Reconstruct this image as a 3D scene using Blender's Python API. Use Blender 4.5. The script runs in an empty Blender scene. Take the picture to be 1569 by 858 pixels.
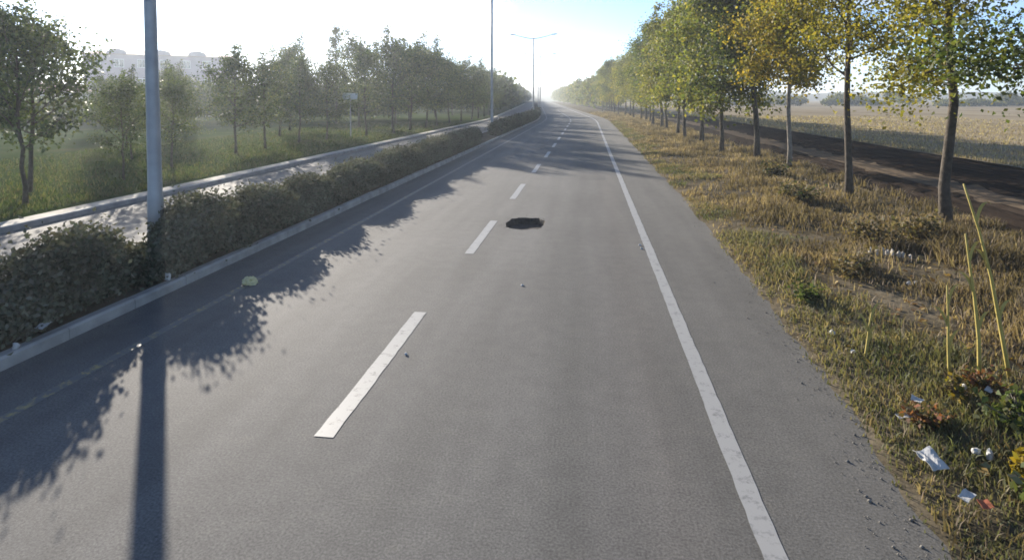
import bpy, math, random
import numpy as np
from mathutils import Vector, noise as mnoise

S = bpy.context.scene
COL = S.collection
R = math.radians
rng = np.random.default_rng(7)
random.seed(7)

# ------------------------------------------------------------------ camera, world, sun, exposure
cam_d = bpy.data.cameras.new('camera')
cam = bpy.data.objects.new('camera', cam_d)
COL.objects.link(cam)
S.camera = cam
cam.location = (0, 0, 2.8)
cam.rotation_euler = (R(90 - 2.5), 0, R(7.306))
cam_d.sensor_width = 36
cam_d.lens = 36 * 900 / 1569
cam_d.shift_y = -0.1528
cam_d.clip_start = 0.05
cam_d.clip_end = 9000

SUN_EL, SUN_AZ = 15.8, -38.0          # azimuth measured from +Y towards +X
world = bpy.data.worlds.new('World')
S.world = world
world.use_nodes = True
wn, wl = world.node_tree.nodes, world.node_tree.links
wn.clear()
w_out = wn.new('ShaderNodeOutputWorld')
w_bg = wn.new('ShaderNodeBackground')
w_bg.inputs['Strength'].default_value = 0.105
sky = wn.new('ShaderNodeTexSky')
sky.sky_type = 'NISHITA'
sky.sun_disc = False
sky.sun_elevation = R(SUN_EL)
sky.sun_rotation = R(SUN_AZ)
sky.air_density = 0.6
sky.dust_density = 0.15
sky.ozone_density = 3.0
# thin clouds over the whole sky, as bright as the sky they veil
tc = wn.new('ShaderNodeTexCoord')
mp = wn.new('ShaderNodeMapping')
mp.inputs['Scale'].default_value = (1.0, 1.0, 3.2)
mp.inputs['Location'].default_value = (1.3, 0.2, 0.5)
nz = wn.new('ShaderNodeTexNoise')
nz.inputs['Scale'].default_value = 2.1
nz.inputs['Detail'].default_value = 7
nz.inputs['Roughness'].default_value = 0.55
nz.inputs['Distortion'].default_value = 0.4
cr = wn.new('ShaderNodeValToRGB')
cr.color_ramp.elements[0].position = 0.50
cr.color_ramp.elements[0].color = (0, 0, 0, 1)
cr.color_ramp.elements[1].position = 0.70
cr.color_ramp.elements[1].color = (0.85, 0.85, 0.85, 1)
bw = wn.new('ShaderNodeRGBToBW')
cm = wn.new('ShaderNodeMix'); cm.data_type = 'RGBA'; cm.blend_type = 'MULTIPLY'
cm.inputs[0].default_value = 1.0
cm.inputs[7].default_value = (1.35, 1.36, 1.4, 1)
mx = wn.new('ShaderNodeMix'); mx.data_type = 'RGBA'
wl.new(tc.outputs['Generated'], mp.inputs['Vector'])
wl.new(mp.outputs['Vector'], nz.inputs['Vector'])
wl.new(nz.outputs['Fac'], cr.inputs['Fac'])
wl.new(sky.outputs['Color'], bw.inputs['Color'])
wl.new(bw.outputs['Val'], cm.inputs[6])
wl.new(cr.outputs['Color'], mx.inputs[0])
wl.new(sky.outputs['Color'], mx.inputs[6])
wl.new(cm.outputs[2], mx.inputs[7])
wl.new(mx.outputs[2], w_bg.inputs['Color'])
wl.new(w_bg.outputs['Background'], w_out.inputs['Surface'])

sun_d = bpy.data.lights.new('sun', 'SUN')
sun_d.energy = 5.0
sun_d.angle = R(0.6)
sun_d.color = (1.0, 0.91, 0.78)
sun = bpy.data.objects.new('sun', sun_d)
COL.objects.link(sun)
to_sun = Vector((math.sin(R(SUN_AZ)) * math.cos(R(SUN_EL)), math.cos(R(SUN_AZ)) * math.cos(R(SUN_EL)), math.sin(R(SUN_EL))))
sun.rotation_euler = to_sun.to_track_quat('Z', 'Y').to_euler()
sun.location = to_sun * 60

vs = S.view_settings
vs.view_transform = 'Standard'
vs.look = 'None'
vs.gamma = 1.0
vs.use_curve_mapping = False
vs.exposure = 1.3
S.cycles.filter_width = 1.7
S.cycles.max_bounces = 6
S.cycles.transparent_max_bounces = 8
S.cycles.volume_bounces = 0

# ------------------------------------------------------------------ helpers
def off(y):
    """lateral shift of the road axis: straight, then a gentle left bend"""
    if y < 65: return 0.0
    if y < 86: return -(y - 65) ** 2 / 500.0
    return -0.882 - 0.084 * (y - 86)

def fbm(x, y, s=1.0, seed=0.0):
    return mnoise.fractal(Vector((x * s, y * s, seed)), 1.0, 2.0, 4)

class MB:
    def __init__(self): self.v = []; self.f = []; self.n = 0
    def add(self, v, f):
        v = np.asarray(v, float).reshape(-1, 3)
        self.v.append(v)
        self.f.extend([tuple(int(i) + self.n for i in q) for q in f])
        self.n += len(v)
        return self
    def box(self, c, s, rz=0.0):
        h = np.array(s) / 2
        p = np.array([[sx, sy, sz] for sz in (-1, 1) for sy in (-1, 1) for sx in (-1, 1)]) * h
        if rz:
            c_, s_ = math.cos(rz), math.sin(rz)
            p = np.stack([p[:, 0] * c_ - p[:, 1] * s_, p[:, 0] * s_ + p[:, 1] * c_, p[:, 2]], 1)
        return self.add(p + np.array(c), [(0, 2, 3, 1), (4, 5, 7, 6), (0, 1, 5, 4), (2, 6, 7, 3), (0, 4, 6, 2), (1, 3, 7, 5)])
    def tube(self, pts, rad, sides=6, cap=True):
        pts = np.asarray(pts, float); k = len(pts)
        rad = np.broadcast_to(np.asarray(rad, float), (k,))
        tan = np.gradient(pts, axis=0)
        tan /= np.linalg.norm(tan, axis=1)[:, None] + 1e-9
        ref = np.array([0.0, 0, 1]) if abs(tan[0][2]) < 0.9 else np.array([1.0, 0, 0])
        vs_ = []
        a = np.arange(sides) * 2 * math.pi / sides
        for i in range(k):
            u = np.cross(tan[i], ref); u /= np.linalg.norm(u) + 1e-9
            w = np.cross(tan[i], u)
            vs_.append(pts[i] + rad[i] * (np.cos(a)[:, None] * u + np.sin(a)[:, None] * w))
        fs = []
        for i in range(k - 1):
            for j in range(sides):
                j2 = (j + 1) % sides
                fs.append((i * sides + j, i * sides + j2, (i + 1) * sides + j2, (i + 1) * sides + j))
        if cap:
            fs.append(tuple(range(sides - 1, -1, -1)))
            fs.append(tuple((k - 1) * sides + j for j in range(sides)))
        return self.add(np.concatenate(vs_), fs)
    def mesh(self, name, smooth=False):
        me = bpy.data.meshes.new(name)
        v = np.concatenate(self.v)
        me.from_pydata(v.tolist(), [], self.f)
        if smooth: me.polygons.foreach_set('use_smooth', [True] * len(me.polygons))
        me.update()
        return me

def mk(name, me, mat=None, parent=None):
    o = bpy.data.objects.new(name, me)
    COL.objects.link(o)
    if mat is not None and me is not None and not me.materials: me.materials.append(mat)
    if parent is not None: o.parent = parent
    return o

def empty(name, loc=(0, 0, 0), rz=0.0):
    o = bpy.data.objects.new(name, None)
    o.empty_display_size = 0.3
    COL.objects.link(o)
    o.location = loc; o.rotation_euler = (0, 0, rz)
    return o

def tag(o, label=None, cat=None, group=None, kind=None):
    if label: o['label'] = label
    if cat: o['category'] = cat
    if group: o['group'] = group
    if kind: o['kind'] = kind
    return o

def fast_mesh(name, V, F, cols=None, uv=None, smooth=False):
    """V (n,3), F (m,k) with k constant; cols (n,3) vertex colours of the thing itself"""
    me = bpy.data.meshes.new(name)
    V = np.ascontiguousarray(V, np.float32); F = np.ascontiguousarray(F, np.int32)
    m, k = F.shape
    me.vertices.add(len(V)); me.vertices.foreach_set('co', V.ravel())
    me.loops.add(m * k); me.loops.foreach_set('vertex_index', F.ravel())
    me.polygons.add(m)
    me.polygons.foreach_set('loop_start', np.arange(0, m * k, k, dtype=np.int32))
    if smooth: me.polygons.foreach_set('use_smooth', np.ones(m, bool))
    me.update(calc_edges=True)
    if cols is not None:
        at = me.color_attributes.new('Col', 'FLOAT_COLOR', 'POINT')
        c = np.ones((len(V), 4), np.float32); c[:, :3] = cols
        at.data.foreach_set('color', c.ravel())
    if uv is not None:
        ul = me.uv_layers.new(name='UVMap')
        ul.data.foreach_set('uv', np.ascontiguousarray(uv[F.ravel()], np.float32).ravel())
    return me

# ------------------------------------------------------------------ materials
MATS = {}
def new_mat(name):
    m = bpy.data.materials.new(name); m.use_nodes = True
    nt = m.node_tree; b = nt.nodes['Principled BSDF']
    MATS[name] = m
    return m, nt.nodes, nt.links, b

def ramp(n, stops):
    r = n.new('ShaderNodeValToRGB')
    e = r.color_ramp.elements
    while len(e) < len(stops): e.new(0.5)
    for el, (p, c) in zip(e, stops):
        el.position = p
        el.color = (*c, 1) if len(c) == 3 else c
    return r

def noise_mat(name, c1, c2, scale=6.0, rough=0.8, bump=0.2, bscale=None, detail=6, spec=0.3, metallic=0.0, dist=0.02):
    m, n, l, b = new_mat(name)
    t = n.new('ShaderNodeTexCoord')
    z = n.new('ShaderNodeTexNoise'); z.inputs['Scale'].default_value = scale; z.inputs['Detail'].default_value = detail
    r = ramp(n, [(0.3, c1), (0.7, c2)])
    l.new(t.outputs['Object'], z.inputs['Vector']); l.new(z.outputs['Fac'], r.inputs['Fac'])
    l.new(r.outputs['Color'], b.inputs['Base Color'])
    b.inputs['Roughness'].default_value = rough
    b.inputs['Specular IOR Level'].default_value = spec
    b.inputs['Metallic'].default_value = metallic
    if bump:
        z2 = n.new('ShaderNodeTexNoise'); z2.inputs['Scale'].default_value = bscale or scale * 4; z2.inputs['Detail'].default_value = 5
        l.new(t.outputs['Object'], z2.inputs['Vector'])
        bp = n.new('ShaderNodeBump'); bp.inputs['Strength'].default_value = bump; bp.inputs['Distance'].default_value = dist
        l.new(z2.outputs['Fac'], bp.inputs['Height']); l.new(bp.outputs['Normal'], b.inputs['Normal'])
    return m

def foliage_mat(name, trans=0.35, rough=0.6, tmul=(1.15, 1.15, 0.6)):
    m, n, l, b = new_mat(name)
    a = n.new('ShaderNodeVertexColor'); a.layer_name = 'Col'
    oi = n.new('ShaderNodeObjectInfo')
    mul = n.new('ShaderNodeMix'); mul.data_type = 'RGBA'; mul.blend_type = 'MULTIPLY'; mul.inputs[0].default_value = 1
    l.new(a.outputs['Color'], mul.inputs[6]); l.new(oi.outputs['Color'], mul.inputs[7])
    l.new(mul.outputs[2], b.inputs['Base Color'])
    b.inputs['Roughness'].default_value = rough
    b.inputs['Specular IOR Level'].default_value = 0.25
    tr = n.new('ShaderNodeBsdfTranslucent')
    m2 = n.new('ShaderNodeMix'); m2.data_type = 'RGBA'; m2.blend_type = 'MULTIPLY'; m2.inputs[0].default_value = 1
    m2.inputs[7].default_value = (*tmul, 1)
    l.new(mul.outputs[2], m2.inputs[6]); l.new(m2.outputs[2], tr.inputs['Color'])
    ms = n.new('ShaderNodeMixShader'); ms.inputs[0].default_value = trans
    l.new(b.outputs[0], ms.inputs[1]); l.new(tr.outputs[0], ms.inputs[2])
    l.new(ms.outputs[0], n['Material Output'].inputs['Surface'])
    return m

def asphalt_mat(name, base, tracks):
    """UV = (lateral metres, metres along the road)"""
    m, n, l, b = new_mat(name)
    uv = n.new('ShaderNodeUVMap'); uv.uv_map = 'UVMap'
    sx = n.new('ShaderNodeSeparateXYZ'); l.new(uv.outputs['UV'], sx.inputs[0])
    fine = n.new('ShaderNodeTexNoise'); fine.inputs['Scale'].default_value = 55; fine.inputs['Detail'].default_value = 4; fine.inputs['Roughness'].default_value = 0.7
    l.new(uv.outputs['UV'], fine.inputs['Vector'])
    st = n.new('ShaderNodeMapping'); st.inputs['Scale'].default_value = (1.3, 0.09, 1)
    l.new(uv.outputs['UV'], st.inputs['Vector'])
    streak = n.new('ShaderNodeTexNoise'); streak.inputs['Scale'].default_value = 1.6; streak.inputs['Detail'].default_value = 5
    l.new(st.outputs['Vector'], streak.inputs['Vector'])
    big = n.new('ShaderNodeTexNoise'); big.inputs['Scale'].default_value = 0.35; big.inputs['Detail'].default_value = 4
    l.new(uv.outputs['UV'], big.inputs['Vector'])
    d = base * 0.5; h = base * 1.6
    r1 = ramp(n, [(0.28, (d, d * 0.965, d * 0.91)), (0.5, (base, base * 0.965, base * 0.90)), (0.74, (h, h * 0.97, h * 0.91))])
    l.new(fine.outputs['Fac'], r1.inputs['Fac'])
    cur = r1.outputs['Color']
    def mulby(fac_sock, stops):
        nonlocal cur
        r = ramp(n, stops); l.new(fac_sock, r.inputs['Fac'])
        x = n.new('ShaderNodeMix'); x.data_type = 'RGBA'; x.blend_type = 'MULTIPLY'; x.inputs[0].default_value = 1
        l.new(cur, x.inputs[6]); l.new(r.outputs['Color'], x.inputs[7]); cur = x.outputs[2]
    g = lambda v: (v, v, v)
    mulby(streak.outputs['Fac'], [(0.3, g(0.84)), (0.7, g(1.12))])
    mulby(big.outputs['Fac'], [(0.3, g(0.9)), (0.7, g(1.08))])
    mid = n.new('ShaderNodeTexNoise'); mid.inputs['Scale'].default_value = 4.5; mid.inputs['Detail'].default_value = 6; mid.inputs['Roughness'].default_value = 0.7
    l.new(uv.outputs['UV'], mid.inputs['Vector'])
    mulby(mid.outputs['Fac'], [(0.3, g(0.86)), (0.55, g(1.0)), (0.75, (1.12, 1.10, 1.06))])
    if tracks:   # polished and oil-darkened wheel tracks, paler between; shoulder dusty
        mr = n.new('ShaderNodeMapRange'); mr.inputs['From Min'].default_value = -6.0; mr.inputs['From Max'].default_value = 3.0
        wob = n.new('ShaderNodeMath'); wob.operation = 'MULTIPLY_ADD'
        l.new(big.outputs['Fac'], wob.inputs[0]); wob.inputs[1].default_value = 0.25; l.new(sx.outputs[0], wob.inputs[2])
        l.new(wob.outputs[0], mr.inputs['Value'])
        P = lambda lat: (lat + 6.0) / 9.0
        mulby(mr.outputs[0], [(P(-5.2), g(1.0)), (P(-4.2), g(1.08)), (P(-2.9), g(1.1)), (P(-2.0), g(1.02)), (P(-1.2), g(1.06)), (P(-0.55), g(0.99)),
                              (P(-0.05), g(0.86)), (P(0.3), (0.93, 0.92, 0.92)), (P(0.75), (0.97, 0.94, 0.92)), (P(1.2), (0.93, 0.92, 0.90)), (P(2.6), (1.0, 0.98, 0.94))])
    l.new(cur, b.inputs['Base Color'])
    b.inputs['Roughness'].default_value = 0.85
    b.inputs['Specular IOR Level'].default_value = 0.25
    bp = n.new('ShaderNodeBump'); bp.inputs['Strength'].default_value = 0.3; bp.inputs['Distance'].default_value = 0.006
    v = n.new('ShaderNodeTexNoise'); v.inputs['Scale'].default_value = 95; v.inputs['Detail'].default_value = 3
    l.new(uv.outputs['UV'], v.inputs['Vector'])
    l.new(v.outputs['Fac'], bp.inputs['Height']); l.new(bp.outputs['Normal'], b.inputs['Normal'])
    return m

def paint_mat(name, col, worn, base):
    m, n, l, b = new_mat(name)
    t = n.new('ShaderNodeTexCoord')
    z = n.new('ShaderNodeTexNoise'); z.inputs['Scale'].default_value = 9; z.inputs['Detail'].default_value = 9; z.inputs['Roughness'].default_value = 0.75
    l.new(t.outputs['Object'], z.inputs['Vector'])
    r = ramp(n, [(worn - 0.07, (base, base, base * 0.97)), (worn + 0.07, col)])
    l.new(z.outputs['Fac'], r.inputs['Fac']); l.new(r.outputs['Color'], b.inputs['Base Color'])
    b.inputs['Roughness'].default_value = 0.6
    return m

def soil_mat(name, stops, scale, bump=0.6, aniso=(1, 1, 1), rough=0.95, dist=0.05):
    m, n, l, b = new_mat(name)
    t = n.new('ShaderNodeUVMap'); t.uv_map = 'UVMap'
    mp_ = n.new('ShaderNodeMapping'); mp_.inputs['Scale'].default_value = aniso
    l.new(t.outputs['UV'], mp_.inputs['Vector'])
    z = n.new('ShaderNodeTexNoise'); z.inputs['Scale'].default_value = scale; z.inputs['Detail'].default_value = 9; z.inputs['Roughness'].default_value = 0.65
    l.new(mp_.outputs['Vector'], z.inputs['Vector'])
    r = ramp(n, stops); l.new(z.outputs['Fac'], r.inputs['Fac']); l.new(r.outputs['Color'], b.inputs['Base Color'])
    b.inputs['Roughness'].default_value = rough; b.inputs['Specular IOR Level'].default_value = 0.0
    z2 = n.new('ShaderNodeTexNoise'); z2.inputs['Scale'].default_value = scale * 7; z2.inputs['Detail'].default_value = 6
    l.new(mp_.outputs['Vector'], z2.inputs['Vector'])
    bp = n.new('ShaderNodeBump'); bp.inputs['Strength'].default_value = bump; bp.inputs['Distance'].default_value = dist
    l.new(z2.outputs['Fac'], bp.inputs['Height']); l.new(bp.outputs['Normal'], b.inputs['Normal'])
    return m

ASPH = 0.133
M_road = asphalt_mat('asphalt', ASPH, True)
M_road2 = asphalt_mat('pale_asphalt', 0.17, False)
M_patch = asphalt_mat('patch_asphalt', 0.105, False)
M_white = paint_mat('white_road_paint', (0.32, 0.315, 0.30), 0.40, ASPH)
M_yellow = paint_mat('worn_yellow_paint', (0.34, 0.28, 0.10), 0.57, ASPH * 0.9)
M_kerb = noise_mat('kerb_concrete', (0.26, 0.25, 0.23), (0.42, 0.40, 0.37), 3, 0.85, 0.3, 40)
M_paving = noise_mat('footway_concrete', (0.34, 0.31, 0.26), (0.48, 0.45, 0.39), 2.2, 0.9, 0.3, 30)
M_pit = noise_mat('broken_tar', (0.035, 0.03, 0.027), (0.085, 0.07, 0.06), 14, 0.9, 0.8, 40)
M_verge = soil_mat('verge_soil', [(0.28, (0.05, 0.045, 0.03)), (0.45, (0.11, 0.09, 0.06)), (0.62, (0.18, 0.15, 0.105)), (0.8, (0.25, 0.21, 0.155))], 0.9)
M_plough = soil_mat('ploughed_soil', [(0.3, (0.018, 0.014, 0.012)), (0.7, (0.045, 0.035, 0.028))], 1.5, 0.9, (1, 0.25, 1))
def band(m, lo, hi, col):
    # a strip of unploughed ground between two dark bands of soil
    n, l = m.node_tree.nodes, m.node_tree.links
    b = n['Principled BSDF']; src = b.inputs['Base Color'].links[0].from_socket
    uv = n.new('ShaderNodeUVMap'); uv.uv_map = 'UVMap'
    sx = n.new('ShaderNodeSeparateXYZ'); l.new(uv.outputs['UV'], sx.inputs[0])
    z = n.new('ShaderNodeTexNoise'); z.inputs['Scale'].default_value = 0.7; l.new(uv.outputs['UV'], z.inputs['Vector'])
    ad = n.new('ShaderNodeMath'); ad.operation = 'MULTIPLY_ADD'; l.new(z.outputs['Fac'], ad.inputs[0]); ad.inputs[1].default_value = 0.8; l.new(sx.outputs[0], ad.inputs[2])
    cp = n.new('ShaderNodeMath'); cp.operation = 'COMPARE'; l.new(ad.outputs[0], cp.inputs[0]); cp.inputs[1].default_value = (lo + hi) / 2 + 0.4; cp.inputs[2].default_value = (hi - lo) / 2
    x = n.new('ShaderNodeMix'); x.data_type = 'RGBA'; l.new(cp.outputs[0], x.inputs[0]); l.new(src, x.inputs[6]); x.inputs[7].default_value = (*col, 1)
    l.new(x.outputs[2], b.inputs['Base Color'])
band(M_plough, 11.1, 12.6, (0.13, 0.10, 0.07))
M_stub = soil_mat('stubble_field', [(0.28, (0.19, 0.15, 0.095)), (0.5, (0.29, 0.235, 0.155)), (0.75, (0.37, 0.31, 0.21))], 0.12, 0.7, (1, 0.25, 1))
M_lawn = soil_mat('lawn', [(0.3, (0.03, 0.05, 0.016)), (0.5, (0.048, 0.07, 0.022)), (0.72, (0.085, 0.08, 0.038))], 0.25, 0.25)
M_bed = soil_mat('median_soil', [(0.3, (0.09, 0.07, 0.05)), (0.7, (0.19, 0.155, 0.115))], 1.4, 0.7)
M_ground = soil_mat('far_ground', [(0.3, (0.12, 0.105, 0.055)), (0.5, (0.2, 0.165, 0.10)), (0.7, (0.27, 0.22, 0.14))], 0.02, 0.3)
M_hill = noise_mat('hill_scrub', (0.10, 0.11, 0.07), (0.17, 0.15, 0.10), 0.01, 0.95, 0.0)
M_bark = noise_mat('bark', (0.045, 0.036, 0.028), (0.11, 0.09, 0.07), 9, 0.95, 0.9, 26)
M_bark2 = noise_mat('pale_bark', (0.12, 0.10, 0.08), (0.26, 0.23, 0.19), 7, 0.9, 0.7, 26)
M_leaf = foliage_mat('tree_leaf', 0.5)
M_leaf2 = foliage_mat('dull_leaf', 0.22)
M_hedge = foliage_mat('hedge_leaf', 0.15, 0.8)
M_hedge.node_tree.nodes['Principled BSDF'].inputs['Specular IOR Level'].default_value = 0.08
M_grass = foliage_mat('grass_blade', 0.4, 0.7)
M_steel = noise_mat('galvanised_steel', (0.30, 0.31, 0.32), (0.40, 0.41, 0.42), 4, 0.5, 0.08, 30, metallic=0.35, spec=0.5)
M_dark = noise_mat('dark_metal', (0.05, 0.05, 0.055), (0.09, 0.09, 0.095), 6, 0.5, 0.05, 30)
M_lens = noise_mat('lamp_glass', (0.5, 0.5, 0.48), (0.6, 0.6, 0.58), 6, 0.25, 0.0)

# ------------------------------------------------------------------ setting
def strip(name, mat, lats, ys, zf, jitter=None):
    """a sheet following the road: lats are metres from the road axis, zf(lat, y) its height"""
    ny, nl = len(ys), len(lats)
    V = np.zeros((ny * nl, 3)); UV = np.zeros((ny * nl, 2))
    for i, y in enumerate(ys):
        o = off(y)
        for j, la in enumerate(lats):
            V[i * nl + j] = (la + o, y, zf(la, y)); UV[i * nl + j] = (la, y)
    a = (np.arange(ny - 1)[:, None] * nl + np.arange(nl - 1)[None, :]).ravel()
    F = np.stack([a, a + 1, a + nl + 1, a + nl], 1)
    o = mk(name, fast_mesh(name, V, F, uv=UV, smooth=True), mat)
    tag(o, kind='structure')
    return o

def rows(y0, y1, s0, grow=1.0):
    r, y, s = [], y0, s0
    while y < y1: r.append(y); y += s; s *= grow
    r.append(y1)
    return r

# ground sheet to the horizon
V = np.array([(x, y, -0.45) for y in (-200, 150, 600, 1400) for x in (-1000, -200, 200, 1000)], float)
F = np.array([(j * 4 + i, j * 4 + i + 1, j * 4 + i + 5, j * 4 + i + 4) for j in range(3) for i in range(3)])
mk('ground', fast_mesh('ground', V, F, uv=V[:, :2].copy()), M_ground)['kind'] = 'structure'

# right-hand carriageway with a sunken hole in it
def edge(y):
    a = np.interp(y, [0, 3.7, 5.5, 7.5, 16, 30, 400], [2.0, 2.12, 2.3, 2.4, 2.6, 2.65, 2.65])
    return float(a + 0.07 * fbm(0, y, 0.5, 3.1))

HX, HY, HA, HB = -1.35, 12.95, 0.44, 0.62
lats = [-5.95, -5.0, -4.0, -3.0, -2.0, -0.7, 0.4, 1.4, 2.2, 3.4]
ys = [-14, -8, 0, 4, 8, HY - 0.95, HY + 0.95, 18, 24, 32, 40, 50, 60, 66, 70, 74, 78, 82, 90, 110, 140, 180, 240, 320, 420, 600]
V = []; UV = []; Fq = []
for y in ys:
    for la in lats: V.append((la + off(y), y, 0)); UV.append((la, y))
nl = len(lats)
for i in range(len(ys) - 1):
    for j in range(nl - 1):
        if i == 5 and j == 4: continue
        a = i * nl + j
        Fq.append((a, a + 1, a + nl + 1, a + nl))
# ring of faces round the hole
x0, x1, y0, y1 = -2.0, -0.7, HY - 0.95, HY + 0.95
per = []
for k in range(10): per.append((x0 + (x1 - x0) * k / 10, y0))
for k in range(10): per.append((x1, y0 + (y1 - y0) * k / 10))
for k in range(10): per.append((x1 - (x1 - x0) * k / 10, y1))
for k in range(10): per.append((x0, y1 - (y1 - y0) * k / 10))
inner = []
for k, (px, py) in enumerate(per):
    dx, dy = (px - HX) / HA, (py - HY) / HB
    q = (abs(dx) ** 2.6 + abs(dy) ** 2.6) ** (1 / 2.6)
    w = 1 + 0.12 * fbm(px, py, 3.4, 5)
    inner.append((HX + dx / q * HA * w, HY + dy / q * HB * w))
b0 = len(V)
for p in per: V.append((p[0], p[1], 0)); UV.append(p)
for p in inner: V.append((p[0], p[1], 0)); UV.append(p)
for k in range(40):
    k2 = (k + 1) % 40
    Fq.append((b0 + k, b0 + k2, b0 + 40 + k2, b0 + 40 + k))
road = mk('road', fast_mesh('road', np.array(V), np.array(Fq), uv=np.array(UV)), M_road)
tag(road, kind='structure')
# the hole: side wall and floor
mb = MB()
wall = [(p[0], p[1], 0.0) for p in inner] + [(HX + (p[0] - HX) * 0.93, HY + (p[1] - HY) * 0.95, -0.13 + 0.02 * fbm(p[0], p[1], 4, 2)) for p in inner] + [(HX, HY, -0.15)]
mb.add(wall, [(k, (k + 1) % 40, 40 + (k + 1) % 40, 40 + k) for k in range(40)] + [(40 + k, 40 + (k + 1) % 40, 80) for k in range(40)])
ph = mk('pothole', mb.mesh('pothole'), M_pit, road)
ph['label'] = 'dark sunken hole in the asphalt beside the lane dashes'

def marking(name, la, w, ya, yb, mat, step=2.0, z=0.004):
    ys_ = rows(ya, yb, step)
    V = []; F = []
    for i, y in enumerate(ys_):
        e = 0.006 * fbm(la, y, 1.3, 9); j1 = 0.007 * fbm(la, y, 9, 1); j2 = 0.007 * fbm(la, y, 9, 4)
        V += [(la - w / 2 + off(y) + e + j1, y, z), (la + w / 2 + off(y) + e + j2, y, z)]
        if i: F.append((2 * i - 2, 2 * i - 1, 2 * i + 1, 2 * i))
    return mk(name, fast_mesh(name, np.array(V), np.array(F)), mat, road)

marking('edge_line', 1.15, 0.15, -10, 300, M_white, 0.12)
marking('yellow_line', -5.05, 0.12, -10, 200, M_yellow)
for k in range(-2, 22):
    y = 4.5 + 5.75 * k
    marking('lane_dash', -2.15 + 0.009 * max(0, min(y, 30) - 4), 0.165, y, y + 2.85, M_white, 0.12)
V = np.array([(-0.25, 20.2, 0.004), (0.62, 20.15, 0.004), (0.66, 21.4, 0.004), (-0.2, 21.5, 0.004)])
pt = mk('asphalt_patch', fast_mesh('asphalt_patch', V, np.array([(0, 1, 2, 3)]), uv=V[:, :2].copy()), M_patch, road)
V = np.array([(-0.1, 37, 0.004), (0.9, 37, 0.004), (0.9, 39.5, 0.004), (-0.05, 39.5, 0.004)])
mk('asphalt_patch', fast_mesh('asphalt_patch', V, np.array([(0, 1, 2, 3)]), uv=V[:, :2].copy()), M_patch, road)

# median: kerbs of concrete stones, soil bed
def kerb(name, la, w, h, ya, yb, mat, stone=1.0):
    mb = MB(); y = ya
    while y < yb:
        L = stone - 0.012 if y < 70 else 4.0
        c = y + L / 2; o = off(c)
        dz = random.uniform(-0.006, 0.006); dx = random.uniform(-0.006, 0.006)
        b = 0.025
        x_0, x_1 = la - w / 2 + o + dx, la + w / 2 + o + dx
        sl = (off(y + L) - off(y))
        pr = [(x_0, -0.2), (x_1, -0.2), (x_1, h + dz - b), (x_1 - b, h + dz), (x_0 + b, h + dz), (x_0, h + dz - b)]
        v = [(p[0] - sl / 2, y, p[1]) for p in pr] + [(p[0] + sl / 2, y + L, p[1]) for p in pr]
        mb.add(v, [(i, (i + 1) % 6, 6 + (i + 1) % 6, 6 + i) for i in range(6)] + [(5, 4, 3, 2, 1, 0), (6, 7, 8, 9, 10, 11)])
        y += L + 0.012
    o = mk(name, mb.mesh(name), mat); tag(o, kind='structure'); return o
kerb('median_kerb', -6.02, 0.16, 0.14, -10, 260, M_kerb)
kerb('median_back_kerb', -7.98, 0.16, 0.14, -10, 260, M_kerb)
strip('median_bed', M_bed, [-7.9, -7.4, -6.9, -6.4, -6.1], rows(-10, 260, 0.6, 1.03), lambda la, y: 0.10 + 0.04 * (1 - abs(la + 7) / 0.9) + 0.025 * fbm(la, y, 1.5, 1))
# other carriageway, far kerb and footway
strip('other_carriageway', M_road2, [-12.0, -11, -10, -9, -8.05], rows(-14, 420, 4, 1.05), lambda la, y: 0.0)
kerb('far_kerb', -12.08, 0.18, 0.12, -10, 260, M_kerb)
strip('footway', M_paving, [-12.55, -12.4, -12.17], rows(-12, 260, 2, 1.02), lambda la, y: 0.116)
# lawn and scrub beyond
strip('lawn', M_lawn, [-130, -90, -60, -45, -35, -28, -24, -21, -19, -17, -16, -15, -14.2, -13.6, -13.1, -12.55], rows(-14, 420, 0.8, 1.05),
      lambda la, y: 0.11 + (0 if la > -13 else 0.06 * fbm(la, y, 0.4, 4)))
# right verge, ploughed strip and stubble field
def verge_z(la, y):
    e = edge(y)
    t = la - e
    rise = min(0.09, 0.13 * t) if t < 3 else 0.09
    return rise - 0.006 + 0.03 * fbm(la, y, 0.9, 7) * min(1.0, max(0.25, t)) + 0.012 * fbm(la, y, 3.5, 2)
vl = [1.9, 2.0, 2.1, 2.2, 2.3, 2.4, 2.5, 2.6, 2.7, 2.8, 2.95, 3.1, 3.3, 3.6, 3.9, 4.2, 4.6, 5, 5.4, 5.8, 6.2, 6.6, 7, 7.4, 7.8, 8.2]
strip('verge', M_verge, vl, rows(-4, 420, 0.14, 1.011), verge_z)
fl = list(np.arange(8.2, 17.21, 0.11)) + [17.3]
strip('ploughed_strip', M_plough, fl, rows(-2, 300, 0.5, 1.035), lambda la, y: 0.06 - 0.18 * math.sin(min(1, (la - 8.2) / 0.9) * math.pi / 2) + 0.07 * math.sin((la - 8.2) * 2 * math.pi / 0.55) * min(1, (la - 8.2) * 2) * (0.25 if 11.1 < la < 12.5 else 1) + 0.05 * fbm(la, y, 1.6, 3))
strip('stubble_field', M_stub, [17.3, 17.8, 18.4, 19, 21, 24, 28, 34, 42, 55, 75, 110, 160, 240, 330], rows(-12, 700, 1.0, 1.05),
      lambda la, y: -0.03 + 0.05 * fbm(la, y, 0.5, 8))

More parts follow.
